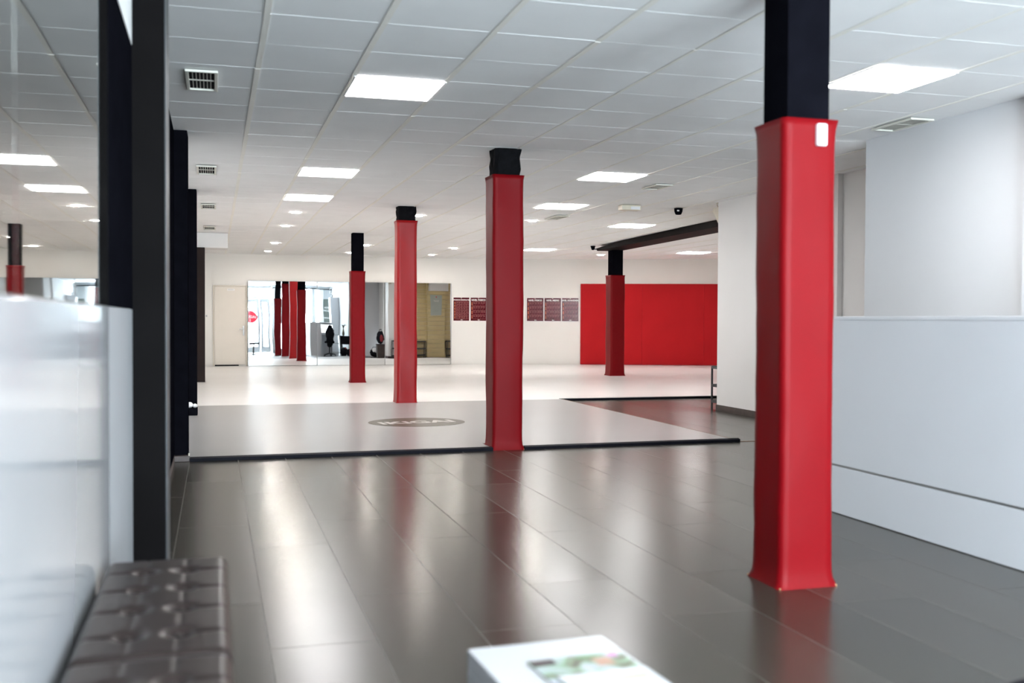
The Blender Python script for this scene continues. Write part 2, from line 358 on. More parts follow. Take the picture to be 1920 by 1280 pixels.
gm = slab([(XL+.001, 4.87, 9.0, 14.285)], [(COLS[1][0]-.163, COLS[1][0]+.163, 8.99, COLS[1][1]+.163), H(COLS[2]), (XL, -.205, 9.0, 9.355), (XL, -.20, 13.09, 13.41)], .001, .03)
for vtx in gm.bm.verts:                                              # the near edge runs very slightly skew
    if vtx.co.y < 9.005: vtx.co.y = 8.985 + .028*(vtx.co.x-XL)
gmat = gm.build('training_mat', M_grey, None)
tag(gmat, 'pale grey training mat with an oval emblem in front of the columns', 'mat')
e = MB()
def ramp(x0, y0, x1, y1, wdt, h):
    d = Vector((x1-x0, y1-y0, 0)).normalized(); n = Vector((d.y, -d.x, 0))
    a, b = Vector((x0, y0, 0)), Vector((x1, y1, 0))
    p = [a, b, b+n*wdt, a+n*wdt]
    vv = [e.bm.verts.new((q.x, q.y, z)) for q, z in ((p[0], .001), (p[1], .001), (p[2], .001), (p[3], .001), (p[0], h), (p[1], h), (p[2], h*.75), (p[3], h*.75))]
    for f in ((0,3,2,1),(4,5,6,7),(0,1,5,4),(1,2,6,5),(2,3,7,6),(3,0,4,7)): e.bm.faces.new([vv[k] for k in f])
def edge_y(x): return 8.985+.028*(x-XL)
ramp(-.20, edge_y(-.2), 2.425, edge_y(2.425), .04, .036); ramp(2.727, edge_y(2.727), 4.95, edge_y(4.95), .04, .036)
e.build('edge_trim', M_edge, gmat)
MB().box(4.871, 4.89, 9.18, 14.28, .001, .031).build('side_strip', M_brass, gmat)
MB().box(-.210, -.198, 8.962, 8.985, .0, .07).build('corner_bracket', M_cream, gmat, bevel=.003)
# emblem: taupe disc and brush lettering, thin overlays
EC = (2.19, 11.47)
e = MB(); pts = [(EC[0]+.545*math.cos(a*math.pi/36), EC[1]+.50*math.sin(a*math.pi/36)) for a in range(72)]
e.prism(pts, .0302, .0312); emb = e.build('emblem', M_emblem, gmat)
text('lettering', 'IKIGAI', .34, M_matink, emb, (EC[0], EC[1]-.02, .0318), (0, 0, .13), extrude=.0003, bold=.012, sx=.92)

wrects = [(XL+.001, 4.87, 14.287, 25.80), (4.87, 7.3, 14.42, 25.80)]
x = 7.3
while x < XR-.01:
    x2 = min(x+.5, XR-.005); wrects.append((x, x2, 14.42, far_y(x2)-.01)); x = x2
wm = slab(wrects, [H(COLS[2]), H(COLS[3], .15), H(COLS[4], .17), (XL, -.16, 19.54, 19.86)], .001, .030)
wmat = wm.build('training_mat', M_white_mat, None)
tag(wmat, 'large off-white training mat covering the back half of the hall', 'mat')
MB().box(4.88, XR-.01, 14.36, 14.418, .001, .034).build('edge_trim', M_alu, wmat)
MB().box(4.90, XR-.01, 14.335, 14.359, .001, .028).build('edge_face', M_edge, wmat)
tag(MB().box(4.96, 6.38, 9.11, 9.135, .0005, .004).build('floor_joint_strip', M_brass, None), 'thin floor joint strip running from the grey mat corner to the right wall', 'strip')

# ------------------------------------------------------------------ padded columns
def padded(cx, cy, pw, bw, ztop, label, ztot=CZ, foam=False, seed=0, tape=False, pad_z0=0.0, mpad=M_red):
    t = thing('padded_column', label, 'column', (cx, cy, 0), group='columns wrapped in red vinyl padding')
    mb = MB(); h = bw/2
    if foam:
        zs = [ztop-.1 + (ztot-ztop+.1)*k/26 for k in range(27)]; rings = []
        for z in zs:
            ring = []
            for k in range(24):
                a = 2*math.pi*(k+.5)/24; c, s_ = math.cos(a), math.sin(a); m_ = max(abs(c), abs(s_))
                q = noise.noise(Vector((c*3, s_*3, z*14+seed)))*.014
                ring.append(mb.bm.verts.new((cx+(h+q)*c/m_, cy+(h+q)*s_/m_, z)))
            rings.append(ring)
        for a, b in zip(rings, rings[1:]):
            for k in range(24): mb.bm.faces.new((a[k], a[(k+1)%24], b[(k+1)%24], b[k]))
        mb.bm.faces.new(rings[0][::-1]); mb.bm.faces.new(rings[-1])
        mb.build('foam_wrap', M_blackfoam, t, smooth=False)
        MB().box(cx-h+.03, cx+h-.03, cy-h+.03, cy+h-.03, 0, ztop-.1).build('steel_post', M_black, t)
    else:
        mb.box(cx-h, cx+h, cy-h, cy+h, 0, ztot); mb.build('steel_post', M_black, t, bevel=.006)
    # pad: rounded square tube, open top, gently uneven
    mb = MB(); n = 40; L = 60; R = .022; hp = pw/2; rings = []
    for l in range(L+1):
        z = pad_z0 + (ztop-pad_z0)*l/L
        fl = .016*math.exp(-((z-pad_z0)/.022)) + .006*math.exp(-((z-pad_z0)/.10)) + .010*math.exp(-((ztop-z)/.03))
        ring = []
        for k in range(n):
            side, u = divmod(k, 10); u = (u+.5)/10*2-1
            if abs(u) > .85:
                a = (abs(u)-.85)/.15*math.pi/4; px, py = (hp-R)+R*math.sin(a), hp-R+R*math.cos(a); px *= (1 if u > 0 else -1)
            else: px, py = u/.85*(hp-R), hp
            ang = side*math.pi/2
            dx, dy = px*math.cos(ang)+py*math.sin(ang), -px*math.sin(ang)+py*math.cos(ang)
            q = noise.noise(Vector((dx*4+seed*7, dy*4, z*1.6+seed)))*.009 + noise.noise(Vector((dx*9+seed, dy*9, z*6)))*.0022
            m_ = 1+(q+fl)/hp
            ring.append(mb.bm.verts.new((cx+dx*m_, cy+dy*m_, z)))
        rings.append(ring)
    inner = [mb.bm.verts.new((cx+(v.co.x-cx)*(bw/pw)*1.02, cy+(v.co.y-cy)*(bw/pw)*1.02, ztop-.006)) for v in rings[-1]]
    rings.append(inner)
    for a, b in zip(rings, rings[1:]):
        for k in range(n): mb.bm.faces.new((a[k], a[(k+1)%n], b[(k+1)%n], b[k]))
    mb.build('padding', mpad, t, smooth=True)
    k = hp+.014
    if tape: MB().prism([(cx-k, cy-k), (cx+k, cy-k), (cx+k, cy+k), (cx-k, cy+k)], .0005, .007).build('base_tape', M_beige, t)
    return t
padded(COLS[0][0], COLS[0][1], .262, .212, 2.085, 'nearest red padded column, with a small white box near its top', seed=1, tape=True)
padded(COLS[1][0], COLS[1][1], .285, .245, 2.505, 'red padded column at the near edge of the grey mat', foam=True, seed=2, tape=True)
padded(COLS[2][0], COLS[2][1], .278, .245, 2.55, 'red padded column where grey and off-white mats meet', foam=True, seed=3, mpad=M_redgloss)
padded(COLS[3][0], COLS[3][1], .255, .205, 2.055, 'farthest red padded column of the row, in front of the mirrors', seed=4, pad_z0=.03)
padded(COLS[4][0], COLS[4][1], .305, .24, 2.115, 'red padded column under the black ceiling beam, before the red wall', ztot=2.632, seed=5, pad_z0=.03)

# small white box on the nearest column
t = thing('wall_remote', 'small white control box fixed near the top of the nearest red column', 'control box', (2.587, 4.04, 1.975))
yb = COLS[0][1]-.131
MB().box(2.56, 2.612, yb-.028, yb+.002, 1.965, 2.065).build('housing', M_plastic, t, bevel=.010, seg=4)
MB().box(2.583, 2.589, yb-.031, yb-.027, 2.040, 2.046).build('indicator', M_inkred, t)
MB().box(2.580, 2.592, yb-.031, yb-.027, 1.985, 2.002).build('button', M_counter, t, bevel=.002)

# ------------------------------------------------------------------ ceiling beam
t = thing('ceiling_beam', 'dark beam under the ceiling from the right wall to the far red column', 'beam', (7.86, 16.4, 2.635))
m_ = MB().prism_x([(12.64, 2.635), (20.40, 2.635), (20.40, 2.69), (18.9, CZ-.004), (12.64, CZ-.004)], 7.45, 7.94)
for vtx in m_.bm.verts: vtx.co.x += .0435*(vtx.co.y-14.2)          # the beam runs slightly askew to the ceiling grid
m_.build('body', M_brownblack, t, bevel=.006)
t = thing('security_camera', 'small black camera on the far tip of the dark ceiling beam', 'camera', (7.655, 20.46, 2.66))
MB().lathe(7.655, 20.46, [(.022, 2.655), (.032, 2.675), (.050, 2.728), (.052, 2.740)], 20).build('housing', M_black, t, smooth=True)
MB().box(7.72, 7.76, 20.402, 20.43, 2.66, 2.69).box(7.66, 7.76, 20.43, 20.445, 2.665, 2.685).build('bracket', M_black, t)
t = thing('security_camera', 'small black dome camera hanging from the ceiling near the dark beam', 'camera', (6.2, 13.2, 2.65))
MB().lathe(6.2, 13.2, [(.03, 2.655), (.042, 2.662), (.056, 2.70), (.060, CZ-.007)], 24).build('housing', M_black, t, smooth=True)
MB().box(6.155, 6.185, 13.137, 13.15, 2.695, 2.715).build('lens', M_plastic, t, bevel=.003)
t = thing('siren_box', 'small white wedge box with a cable, high on the divider wall edge', 'alarm', (6.6, 12.5, 2.5))
MB().prism_x([(12.417, 2.46), (12.58, 2.64), (12.58, 2.69), (12.417, 2.69)], 6.41, 6.52).build('housing', M_cream, t, bevel=.006)
MB().tube([(6.43, 12.46, 2.69), (6.415, 12.47, 2.715), (6.40, 12.45, 2.735), (6.41, 12.43, 2.742)], .006).build('cable', M_cream, t, smooth=True)

# emergency light, vents, panels, downlights
t = thing('emergency_light', 'small cream emergency light fitting on the ceiling beside the dome camera', 'light', (5.42, 13.05, 2.69), rz=-.05)
MB().box(5.27, 5.55, 12.98, 13.13, 2.672, CZ-.007).build('housing', M_cream, t, bevel=.012, seg=3)
MB().box(5.40, 5.53, 12.975, 13.0, 2.680, 2.72).build('lens', M_plastic, t, bevel=.004)

def vent(cx, cy, wx, wy, label, nx=7, ny=2):
    t = thing('ceiling_vent', label, 'vent', (cx, cy, CZ-.02), group='square ceiling vents')
    x0, x1, y0, y1 = cx-wx/2, cx+wx/2, cy-wy/2, cy+wy/2; f = .022; zb, zt = CZ-.022, CZ-.007
    MB().box(x0, x1, y0, y0+f, zb, zt).box(x0, x1, y1-f, y1, zb, zt).box(x0, x0+f, y0+f, y1-f, zb, zt).box(x1-f, x1, y0+f, y1-f, zb, zt).build('frame', M_vent, t, bevel=.003)
    MB().box(x0+f, x1-f, y0+f, y1-f, CZ-.009, CZ-.006).build('duct_opening', M_slot, t)  # solid black sheet painted as the shade inside the duct
    s = MB()
    for k in range(1, nx): xx = x0+f+(wx-2*f)*k/nx; s.box(xx-.0022, xx+.0022, y0+f, y1-f, CZ-.013, CZ-.0091)
    for k in range(1, ny): yy = y0+f+(wy-2*f)*k/ny; s.box(x0+f, x1-f, yy-.010, yy+.010, CZ-.0135, CZ-.0091)
    tag(s.build('louvres', M_vent, t))
    return t
names = ['nearest ceiling vent of the left row, beside the nearest black pillar', 'second ceiling vent of the left row, beyond the first row of tiles',
         'third ceiling vent of the left row, level with the third light panel', 'fourth ceiling vent of the left row, before the white soffit', 'farthest ceiling vent of the left row, beyond the white soffit']
for (y, wy), n_ in zip(((7.05, .56), (11.28, .6), (14.95, .56), (18.5, .6), (23.9, .6)), names): vent(-.075, y, .2, wy, n_)
vent(5.20, 7.0, .21, .50, 'ceiling vent with two grilles beside the upper white wall on the right', 8, 2)
vent(4.94, 11.1, .21, .42, 'slim ceiling vent between the nearest red column and the lone middle light panel', 8, 2)
vent(4.99, 14.9, .21, .58, 'slim ceiling vent just right of the downlight beyond the second red column', 8, 2)

PANELS = [(.863, 6.656, 'ceiling light panel nearest the camera on the left, large and bright'),
          (.863, 10.856, 'second ceiling light panel of the left row'),
          (.863, 13.256, 'third ceiling light panel of the left row'),
          (3.863, 5.456, 'ceiling light panel right behind the nearest red column'),
          (3.863, 10.256, 'ceiling light panel right of the second red column, alone between the columns'),
          (4.28, 13.2, 'ceiling light panel partly hidden by the second red column'),
          (6.34, 15.62, 'ceiling light panel left of the dark beam'),
          (6.68, 21.72, 'small far ceiling light panel beside the second red column'),
          (10.33, 21.5, 'far ceiling light panel beneath the dark beam, over the red wall'),
          (.863, .056, 'ceiling light panel above the white table, out of the picture'),
          (3.863, .056, 'ceiling light panel before the reception desk, out of the picture'),
          (10.5, 16.2, 'ceiling light panel behind the divider wall')]
def led(x, y, label):
    t = thing('ceiling_light', label, 'light', (x, y, CZ-.012), group='square ceiling light panels')
    z0, z1 = CZ-.013, CZ-.0065
    MB().box(x+.012, x+.588, y+.012, y+.588, z0+.002, z1).build('diffuser', M_panel, t)
    MB().box(x, x+.6, y, y+.012, z0, z1).box(x, x+.6, y+.588, y+.6, z0, z1).box(x, x+.012, y+.012, y+.588, z0, z1).box(x+.588, x+.6, y+.012, y+.588, z0, z1).build('frame', M_plastic, t)
    return t
first = None
for x, y, lb in PANELS:
    if first is None: first = led(x, y, lb)
    else: dup(first, (x, y, CZ-.012), lb)
SPOTS = [(1.15, 15.46, 'nearest round downlight of the left row'), (1.15, 17.74, 'second round downlight of the left row'),
         (1.2, 21.85, 'third round downlight of the left row'), (1.2, 24.6, 'farthest round downlight of the left row, by the far wall'),
         (2.95, 15.35, 'round downlight beside the top of the third red column'), (3.09, 21.9, 'round downlight right of the farthest column top'),
         (3.09, 24.5, 'round downlight by the far wall, left of the farthest column top'), (4.81, 15.57, 'round downlight right of the second red column'),
         (5.05, 22.15, 'round downlight between the second and third red columns'), (5.05, 24.6, 'round downlight near the far wall between the second and third columns'),
         (8.92, 23.3, 'round downlight left of the far column under the beam')]
t0 = thing('downlight', SPOTS[0][2], 'light', (SPOTS[0][0], SPOTS[0][1], CZ-.012), group='round ceiling downlights')
MB().lathe(SPOTS[0][0], SPOTS[0][1], [(.062, CZ-.0125), (.062, CZ-.0075)], 24).build('lamp_disc', M_spot, t0)
rim = MB(); n = 24
for a in range(n):
    a0, a1 = 2*math.pi*a/n, 2*math.pi*(a+1)/n
    q = [(r*math.cos(an)+SPOTS[0][0], r*math.sin(an)+SPOTS[0][1]) for r, an in ((.064, a0), (.064, a1), (.08, a1), (.08, a0))]
    rim.prism(q, CZ-.013, CZ-.007)
rim.build('rim', M_plastic, t0)
for x, y, lb in SPOTS[1:]: dup(t0, (x, y, CZ-.012), lb)

# ------------------------------------------------------------------ far wall: door, mirrors, posters, red padding
yw = lambda x: far_y(x)
t = thing('door_1', None, None, (.36, yw(.36), 0)); t['kind'] = 'structure'
MB().box(-.035, 0.0, yw(0)-.03, yw(0), 0.03, 1.985).box(.735, .77, yw(.7)-.03, yw(.7), .03, 1.985).box(0, .735, yw(.4)-.03, yw(.4), 1.95, 1.985).build('door_frame', M_doorframe, t, bevel=.003)
MB().box(.005, .728, yw(.4)-.016, yw(.4)+.002, .062, 1.945).build('door_leaf', M_door, t, bevel=.003)
MB().box(.01, .73, yw(.4)-.006, yw(.4)+.002, .03, .061).build('threshold_gap', M_slot, t)  # black strip standing in for the shade under the door leaf
MB().box(.665, .70, yw(.7)-.035, yw(.7)-.012, .77, 1.01).box(.58, .70, yw(.6)-.055, yw(.6)-.040, .92, .94).box(.68, .695, yw(.6)-.055, yw(.6)-.03, .92, .94).build('handle', M_steel, t, bevel=.003)
sg = thing('door_sign', 'small white sign on the upper part of the pale far door', 'sign', (.385, yw(.4)-.02, 1.88))
MB().box(.30, .475, yw(.4)-.021, yw(.4)-.017, 1.855, 1.905).build('plate', M_ink, sg)
text('lettering', '▪ PRIVADO'.replace('▪ ', ''), .030, M_steel, sg, (0, -.0015, 0), (math.pi/2, 0, 0), extrude=.0003)
o = MB().box(-.20, -.165, yw(-.2)-.012, yw(-.2)+.001, 1.22, 1.265).build('light_switch', M_steel, None, bevel=.003)
tag(o, 'tiny grey switch on the far wall left of the door', 'switch')

def mirror(x0, x1, a0, a1, label):
    """tall mirror sheet; a0/a1 = slope and its change along x, leaning slightly at the foot"""
    t = thing('wall_mirror', label, 'mirror', ((x0+x1)/2, yw((x0+x1)/2), .03), group='tall mirrors on the far wall')
    nx, nz = 24, 40; z0, z1 = .034, 2.10; xc = 1.5
    f = lambda x, z: a0*(x-(x0+x1)/2) + .5*a1*(x-(x0+x1)/2)**2 + .0075*(1.75*z-.5*z*z)
    base = min(yw(x0), yw(x1)) - .024
    vals = [f(x0+(x1-x0)*i/nx, z0+(z1-z0)*j/nz) for i in range(nx+1) for j in range(nz+1)]; mx = max(vals)
    mb = MB(); G = [[mb.bm.verts.new((x0+(x1-x0)*i/nx, base + f(x0+(x1-x0)*i/nx, z0+(z1-z0)*j/nz)-mx, z0+(z1-z0)*j/nz)) for j in range(nz+1)] for i in range(nx+1)]
    for i in range(nx):
        for j in range(nz): mb.bm.faces.new((G[i][j], G[i+1][j], G[i+1][j+1], G[i][j+1]))
    me_parent = t
    bmesh.ops.transform(mb.bm, matrix=Matrix.Translation(-Vector(t.location)), verts=mb.bm.verts)
    me = bpy.data.meshes.new('glass'); mb.bm.to_mesh(me); mb.bm.free(); me.materials.append(M_mirror)
    for p in me.polygons: p.use_smooth = True
    o = bpy.data.objects.new('glass', me); COL.objects.link(o); o.parent = t
    MB().box(x0+.01, x1-.01, base+.008, base+.020, z0+.01, z1-.01).build('backing_board', M_rack, t)
    # polished edges
    MB().box(x0, x0+.004, base-mx-.01, base+.02, z0, z1).build('edge', M_alu, t)
    MB().box(x1-.004, x1, base-.012, base+.02, z0, z1).build('edge', M_alu, t)
    return t
mirror(.79, 2.436, -.0052, -.005, 'tall wall mirror beside the pale door, reflecting the glass entrance')
mirror(2.444, 4.116, -.009, 0.0, 'middle tall wall mirror, partly behind the farthest red column')
mirror(4.124, 5.81, 0.0, 0.0, 'rightmost tall wall mirror beside the posters, reflecting yellow boards')
MB().box(5.812, 5.826, yw(5.8)-.03, yw(5.8), .034, 2.10).build('mirror_edge_strip', M_steel, None)
tag(bpy.data.objects['mirror_edge_strip'], 'slim dark strip closing the right edge of the far mirrors', 'strip')

def poster(x0, x1, z0, z1, title, label, rows, cols, tsize, arrows=True):
    xc = (x0+x1)/2; rz = math.atan(-.02) if xc < 7.4 else math.atan(-.375)
    t = thing('wall_poster', label, 'poster', (xc, yw(xc)-.004, z0), rz, group='maroon training posters on the far wall')
    W = (x1-x0)/math.cos(rz); Hh = z1-z0
    def lb(x, X, z, Z, y, Y=.0):       # local box on the poster, -y faces the hall
        m_ = MB(); m_.box(x, X, y, Y, z, Z); return m_
    def fin(m_, n_, mm):
        bmesh.ops.recalc_face_normals(m_.bm, faces=m_.bm.faces)
        me = bpy.data.meshes.new(n_); m_.bm.to_mesh(me); m_.bm.free(); me.materials.append(mm)
        o = bpy.data.objects.new(n_, me); COL.objects.link(o); o.parent = t; return o
    fin(lb(-W/2-.014, W/2+.014, -.014, Hh+.014, -.004, .003), 'white_border', M_ink)
    fin(lb(-W/2, W/2, 0, Hh, -.007, -.0041), 'printed_sheet', M_maroon)
    text('title', title, tsize, M_ink, t, (.0, -.0078, Hh*.895), (math.pi/2, 0, 0), extrude=.0004, bold=.0022)
    gx0, gx1, gz0, gz1 = -W/2+.065, W/2-.02, .06*Hh+.01, .83*Hh
    gr = MB()
    for k in range(rows+1):
        z = gz0+(gz1-gz0)*k/rows; gr.box(gx0, gx1, -.0080, -.0072, z-.0025, z+.0025)
    for k in range(cols+1):
        x = gx0+(gx1-gx0)*k/cols; gr.box(x-.0012, x+.0012, -.0080, -.0072, gz0, gz1)
    rnd = random.Random(len(title)*7+rows)
    for r_ in range(rows):
        for c_ in range(cols):
            zc = gz0+(gz1-gz0)*(r_+1)/rows; x = gx0+(gx1-gx0)*c_/cols; cw = (gx1-gx0)/cols
            for q in range(3): gr.box(x+.01, x+.01+cw*rnd.uniform(.35, .75), -.0080, -.0072, zc-.022-q*.017, zc-.016-q*.017)
    fin(gr, 'table_print', M_print)
    ar = MB()
    for k in range(rows):
        z = gz0+(gz1-gz0)*(k+.12)/rows; ar.box(-W/2+.028, -W/2+.043, -.0080, -.0072, z, z+(gz1-gz0)/rows*.76)
    fin(ar, 'level_bars', M_orange)
    for q in ((-.014, .008, -.0080, -.0072, Hh*.965, Hh*.99), (-.014, .008, -.0080, -.0072, .014, .032), (.014, .04, -.0080, -.0072, .018, .026)): fin(MB().box(*q), 'printed_mark', M_ink)
pz0, pz1 = 1.15, 1.745
poster(5.885, 6.30, pz0, pz1, 'PROGRAMA PRINCIPIANTES', 'maroon poster nearest the far mirrors, with a narrow title and fine grid', 6, 5, .033)
poster(6.335, 6.75, pz0, pz1, 'NIVEL BÁSICO', 'maroon NIVEL BÁSICO poster just left of the second red column', 4, 5, .058)
poster(7.80, 8.20, pz0, pz1, 'NIVEL BÁSICO', 'maroon NIVEL BÁSICO poster just right of the second red column', 4, 5, .055)
poster(8.225, 8.625, pz0, pz1, 'NIVEL MEDIO', 'maroon NIVEL MEDIO poster, middle of the three on the right', 4, 5, .055)
poster(8.65, 9.05, pz0, pz1, 'NIVEL AVANZADO', 'maroon NIVEL AVANZADO poster nearest the red wall padding', 4, 5, .055)

RZ = math.atan(-.375)
def redpad(x0, x1, label):
    xc = (x0+x1)/2; W = (x1-x0)/math.cos(RZ)
    t = thing('wall_padding', label, 'wall padding', (xc, yw(xc), .03), RZ, group='red padding panels on the far wall')
    m_ = MB().box(-W/2, W/2, -.038, -.004, .004, 2.085)
    me = bpy.data.meshes.new('panel'); bmesh.ops.recalc_face_normals(m_.bm, faces=m_.bm.faces); m_.bm.to_mesh(me); m_.bm.free(); me.materials.append(M_redwall)
    o = bpy.data.objects.new('panel', me); COL.objects.link(o); o.parent = t
    b = o.modifiers.new('bevel', 'BEVEL'); b.width = .006; b.segments = 3
redpad(9.10, 10.58, 'red wall padding panel behind the far column, nearest the posters')
redpad(10.581, 12.05, 'middle red wall padding panel of the far wall')
redpad(12.051, 13.55, 'red wall padding panel nearest the divider wall edge')

# ------------------------------------------------------------------ shelf racks and boards on the hidden side of the divider
def rack(x0, x1, y0, y1, label, h=.565):
    t = thing('shoe_rack', label, 'rack', ((x0+x1)/2, (y0+y1)/2, 0), group='low dark metal racks along the divider')
    a = .011
    for (x, y) in ((x0, y0), (x1-2*a, y0), (x0, y1-2*a), (x1-2*a, y1-2*a)):
        MB().box(x, x+2*a, y, y+2*a, 0, h).build('leg', M_rack, t, bevel=.002)
    for z in (.10, .315, h-.005):
        m_ = MB().box(x0+2*a, x1-2*a, y0, y0+2*a, z-.025, z+.012).box(x0+2*a, x1-2*a, y1-2*a, y1, z-.025, z+.012).box(x0, x0+2*a, y0+2*a, y1-2*a, z-.025, z+.012).box(x1-2*a, x1, y0+2*a, y1-2*a, z-.025, z+.012)
        for k in range(4): yy = y0+.05+(y1-y0-.1)*k/3; m_.box(x0+.02, x1-.02, yy-.008, yy+.008, z, z+.008)
        m_.build('shelf', M_rack, t)
    return t
rack(6.485, 7.78, 12.44, 12.74, 'low dark metal rack peeking out behind the divider wall edge')
rack(8.62, 9.9, 12.44, 12.74, 'low dark metal rack behind the divider, far from its edge')
t = thing('slat_cladding', 'yellow horizontal wooden boards on the hidden side of the divider', 'wall cladding', (9.0, 12.42, 0))
m_ = MB()
for k in range(18): m_.box(6.95, 11.5, 12.402, 12.42, .02+k*.15, .02+k*.15+.146)
m_.build('boards', M_yellow, t, bevel=.003)
m_ = MB()
for k in range(18): m_.box(7.86, 8.56, 12.43, 12.60, .02+k*.15, .02+k*.15+.146)
m_.build('boxed_pier', M_yellow, t, bevel=.003)
struct('trim_5', MB().box(7.92, 8.66, 12.605, 12.85, 2.22, 2.742), M_wall)
t = thing('rules_plaque', 'grey green rules plaque with red dot on the yellow boards', 'sign', (8.2, 12.605, 1.3))
MB().box(7.98, 8.42, 12.601, 12.606, 1.42, 2.10).build('plate', M_plaque, t)
MB().prism_x([(12.606, 2.02), (12.608, 2.02), (12.608, 2.06), (12.606, 2.06)], 8.185, 8.215).build('dot', M_inkred, t)
text('lettering', 'IKIGAI', .07, M_ink, t, (0, .003, .62), (math.pi/2, 0, math.pi), extrude=.0004)

# fire extinguisher hanging on the divider end
t = thing('fire_extinguisher', 'red fire extinguisher with white label on the divider end wall', 'fire extinguisher', (6.72, 12.48, .9))
MB().lathe(6.72, 12.50, [(.03, 1.06), (.07, 1.075), (.075, 1.10), (.075, 1.42), (.06, 1.47), (.025, 1.50), (.022, 1.53)], 20).build('cylinder', mat('extinguisher_red', (.45, .02, .02), .3), t, smooth=True)
MB().lathe(6.72, 12.50, [(.0765, 1.17), (.0765, 1.33)], 20).build('label', M_ink, t, smooth=True)
MB().box(6.64, 6.74, 12.49, 12.51, 1.53, 1.545).box(6.65, 6.73, 12.49, 12.51, 1.56, 1.572).build('handle', M_black, t)
MB().box(6.66, 6.78, 12.417, 12.43, 1.25, 1.3).build('bracket', M_rack, t)
MB().tube([(6.70, 12.52, 1.54), (6.64, 12.55, 1.45), (6.635, 12.55, 1.2), (6.66, 12.55, 1.10)], .01).build('hose', M_black, t, smooth=True)

# bags by the right wall, hidden from the camera by the nearest column but seen in the mirrors
t = thing('storage_crate', 'dark crate on the floor beside the divider wall', 'crate', (6.17, 10.3, 0))
MB().box(5.99, 6.32, 10.1, 10.5, 0, .42).build('body', M_darkbrown, t, bevel=.01)
MB().box(5.985, 6.325, 10.095, 10.505, .421, .44).build('lid', M_black, t, bevel=.004)
m_ = MB().blob((6.14, 10.3, .67), .15, .16, .23, seed=4, amp=.12)
t = thing('backpack', 'black backpack with red panel standing on the dark crate', 'bag', (6.14, 10.3, .44))
m_.build('body', M_dark, t, smooth=True)
MB().blob((6.17, 10.44, .64), .07, .045, .13, seed=1, amp=.1).build('front_pocket', mat('pocket_red', (.22, .01, .015), .7), t, smooth=True)
MB().tube([(6.1, 10.3, .88), (6.12, 10.3, .95), (6.18, 10.3, .95), (6.2, 10.3, .88)], .012).build('handle', M_dark, t, smooth=True)
t = thing('duffel_bag', 'dark blue and white duffel bag on the floor by the crate', 'bag', (5.98, 9.75, 0))
MB().blob((5.98, 9.75, .14), .19, .16, .14, seed=6, amp=.1).build('body', M_dark, t, smooth=True)
MB().blob((5.98, 9.8, .21), .12, .12, .09, seed=9, amp=.1).build('white_panel', M_flower, t, smooth=True)
MB().tube([(5.84, 9.8, .24), (5.92, 9.8, .33), (6.04, 9.8, .33), (6.12, 9.8, .24)], .01).build('handle', M_dark, t, smooth=True)

# ------------------------------------------------------------------ reception counter and what stands behind it
CX = 3.70
t = thing('reception_counter', 'long white reception counter on the right with a recessed groove near its foot', 'counter', (CX+.5, 3.8, 0))
ct = 1.196
MB().box(CX, CX+.028, -1.2, 5.90, .305, ct).build('front_panel', M_counter, t, bevel=.002)
MB().box(CX, CX+.028, -1.2, 5.90, .004, .290).build('kick_panel', M_counter, t, bevel=.002)
MB().box(CX+.010, CX+.026, -1.2, 5.895, .2895, .3055).build('groove', M_alu, t)
MB().box(CX-.004, CX+.30, -1.2, 5.904, ct+.0005, ct+.022).build('counter_top', M_counter, t, bevel=.003)
MB().box(CX+.029, CX+.43, 5.865, 5.90, .004, ct).build('end_panel', M_counter, t, bevel=.002)
MB().box(CX+.43, 4.66, 5.0, 5.03, .004, ct).build('screen_panel', M_counter, t, bevel=.002)
MB().box(CX+.30, 4.70, 4.98, 5.30, ct+.0005, ct+.022).build('upper_shelf', M_counter, t, bevel=.002)
MB().box(CX+.435, 4.98, 5.03, 5.62, .735, .76).build('desk_top', M_white, t, bevel=.002)
MB().box(4.62, 4.64, 5.04, 5.60, .004, .734).box(4.96, 4.98, 5.04, 5.60, .004, .734).box(4.64, 4.96, 5.04, 5.60, .10, .12).box(4.64, 4.96, 5.04, 5.60, .42, .44).build('open_shelf', M_white, t, bevel=.001)
t = thing('monitor', 'flat monitor with bright screen on the reception desk', 'monitor', (4.42, 5.3, .76))
MB().box(4.16, 4.68, 5.27, 5.30, .83, 1.15).build('casing', M_black, t, bevel=.004)
MB().box(4.17, 4.67, 5.301, 5.303, .84, 1.14).build('screen', M_screen, t)
MB().box(4.39, 4.45, 5.25, 5.27, .765, 1.0).box(4.32, 4.52, 5.2, 5.38, .761, .77).build('stand', M_black, t)
t = thing('desk_chair', 'black desk chair with a dark jacket hung over its back', 'chair', (4.48, 5.95, 0))
MB().lathe(4.48, 5.95, [(.2, .44), (.22, .46), (.22, .50), (.19, .52)], 20).build('seat', M_dark, t, smooth=True)
MB().lathe(4.48, 5.95, [(.025, .08), (.025, .44)], 10).build('stem', M_rack, t)
for a in range(5):
    an = a*2*math.pi/5; MB().tube([(4.48, 5.95, .09), (4.48+.25*math.cos(an), 5.95+.25*math.sin(an), .05)], .018).blob((4.48+.25*math.cos(an), 5.95+.25*math.sin(an), .025), .025, .025, .025, sub=2, amp=0).build('leg', M_rack, t, smooth=True)
MB().blob((4.48, 6.15, .80), .19, .05, .26, seed=3, amp=.12).build('backrest', M_dark, t, smooth=True)
o = MB().blob((4.48, 6.236, .70), .17, .030, .42, seed=8, amp=.18).build('jacket', M_dark, None, smooth=True)
tag(o, 'dark jacket draped over the back of the desk chair', 'jacket')
t = thing('side_table', 'small table under a black cloth beside the reception desk', 'table', (5.15, 6.6, 0))
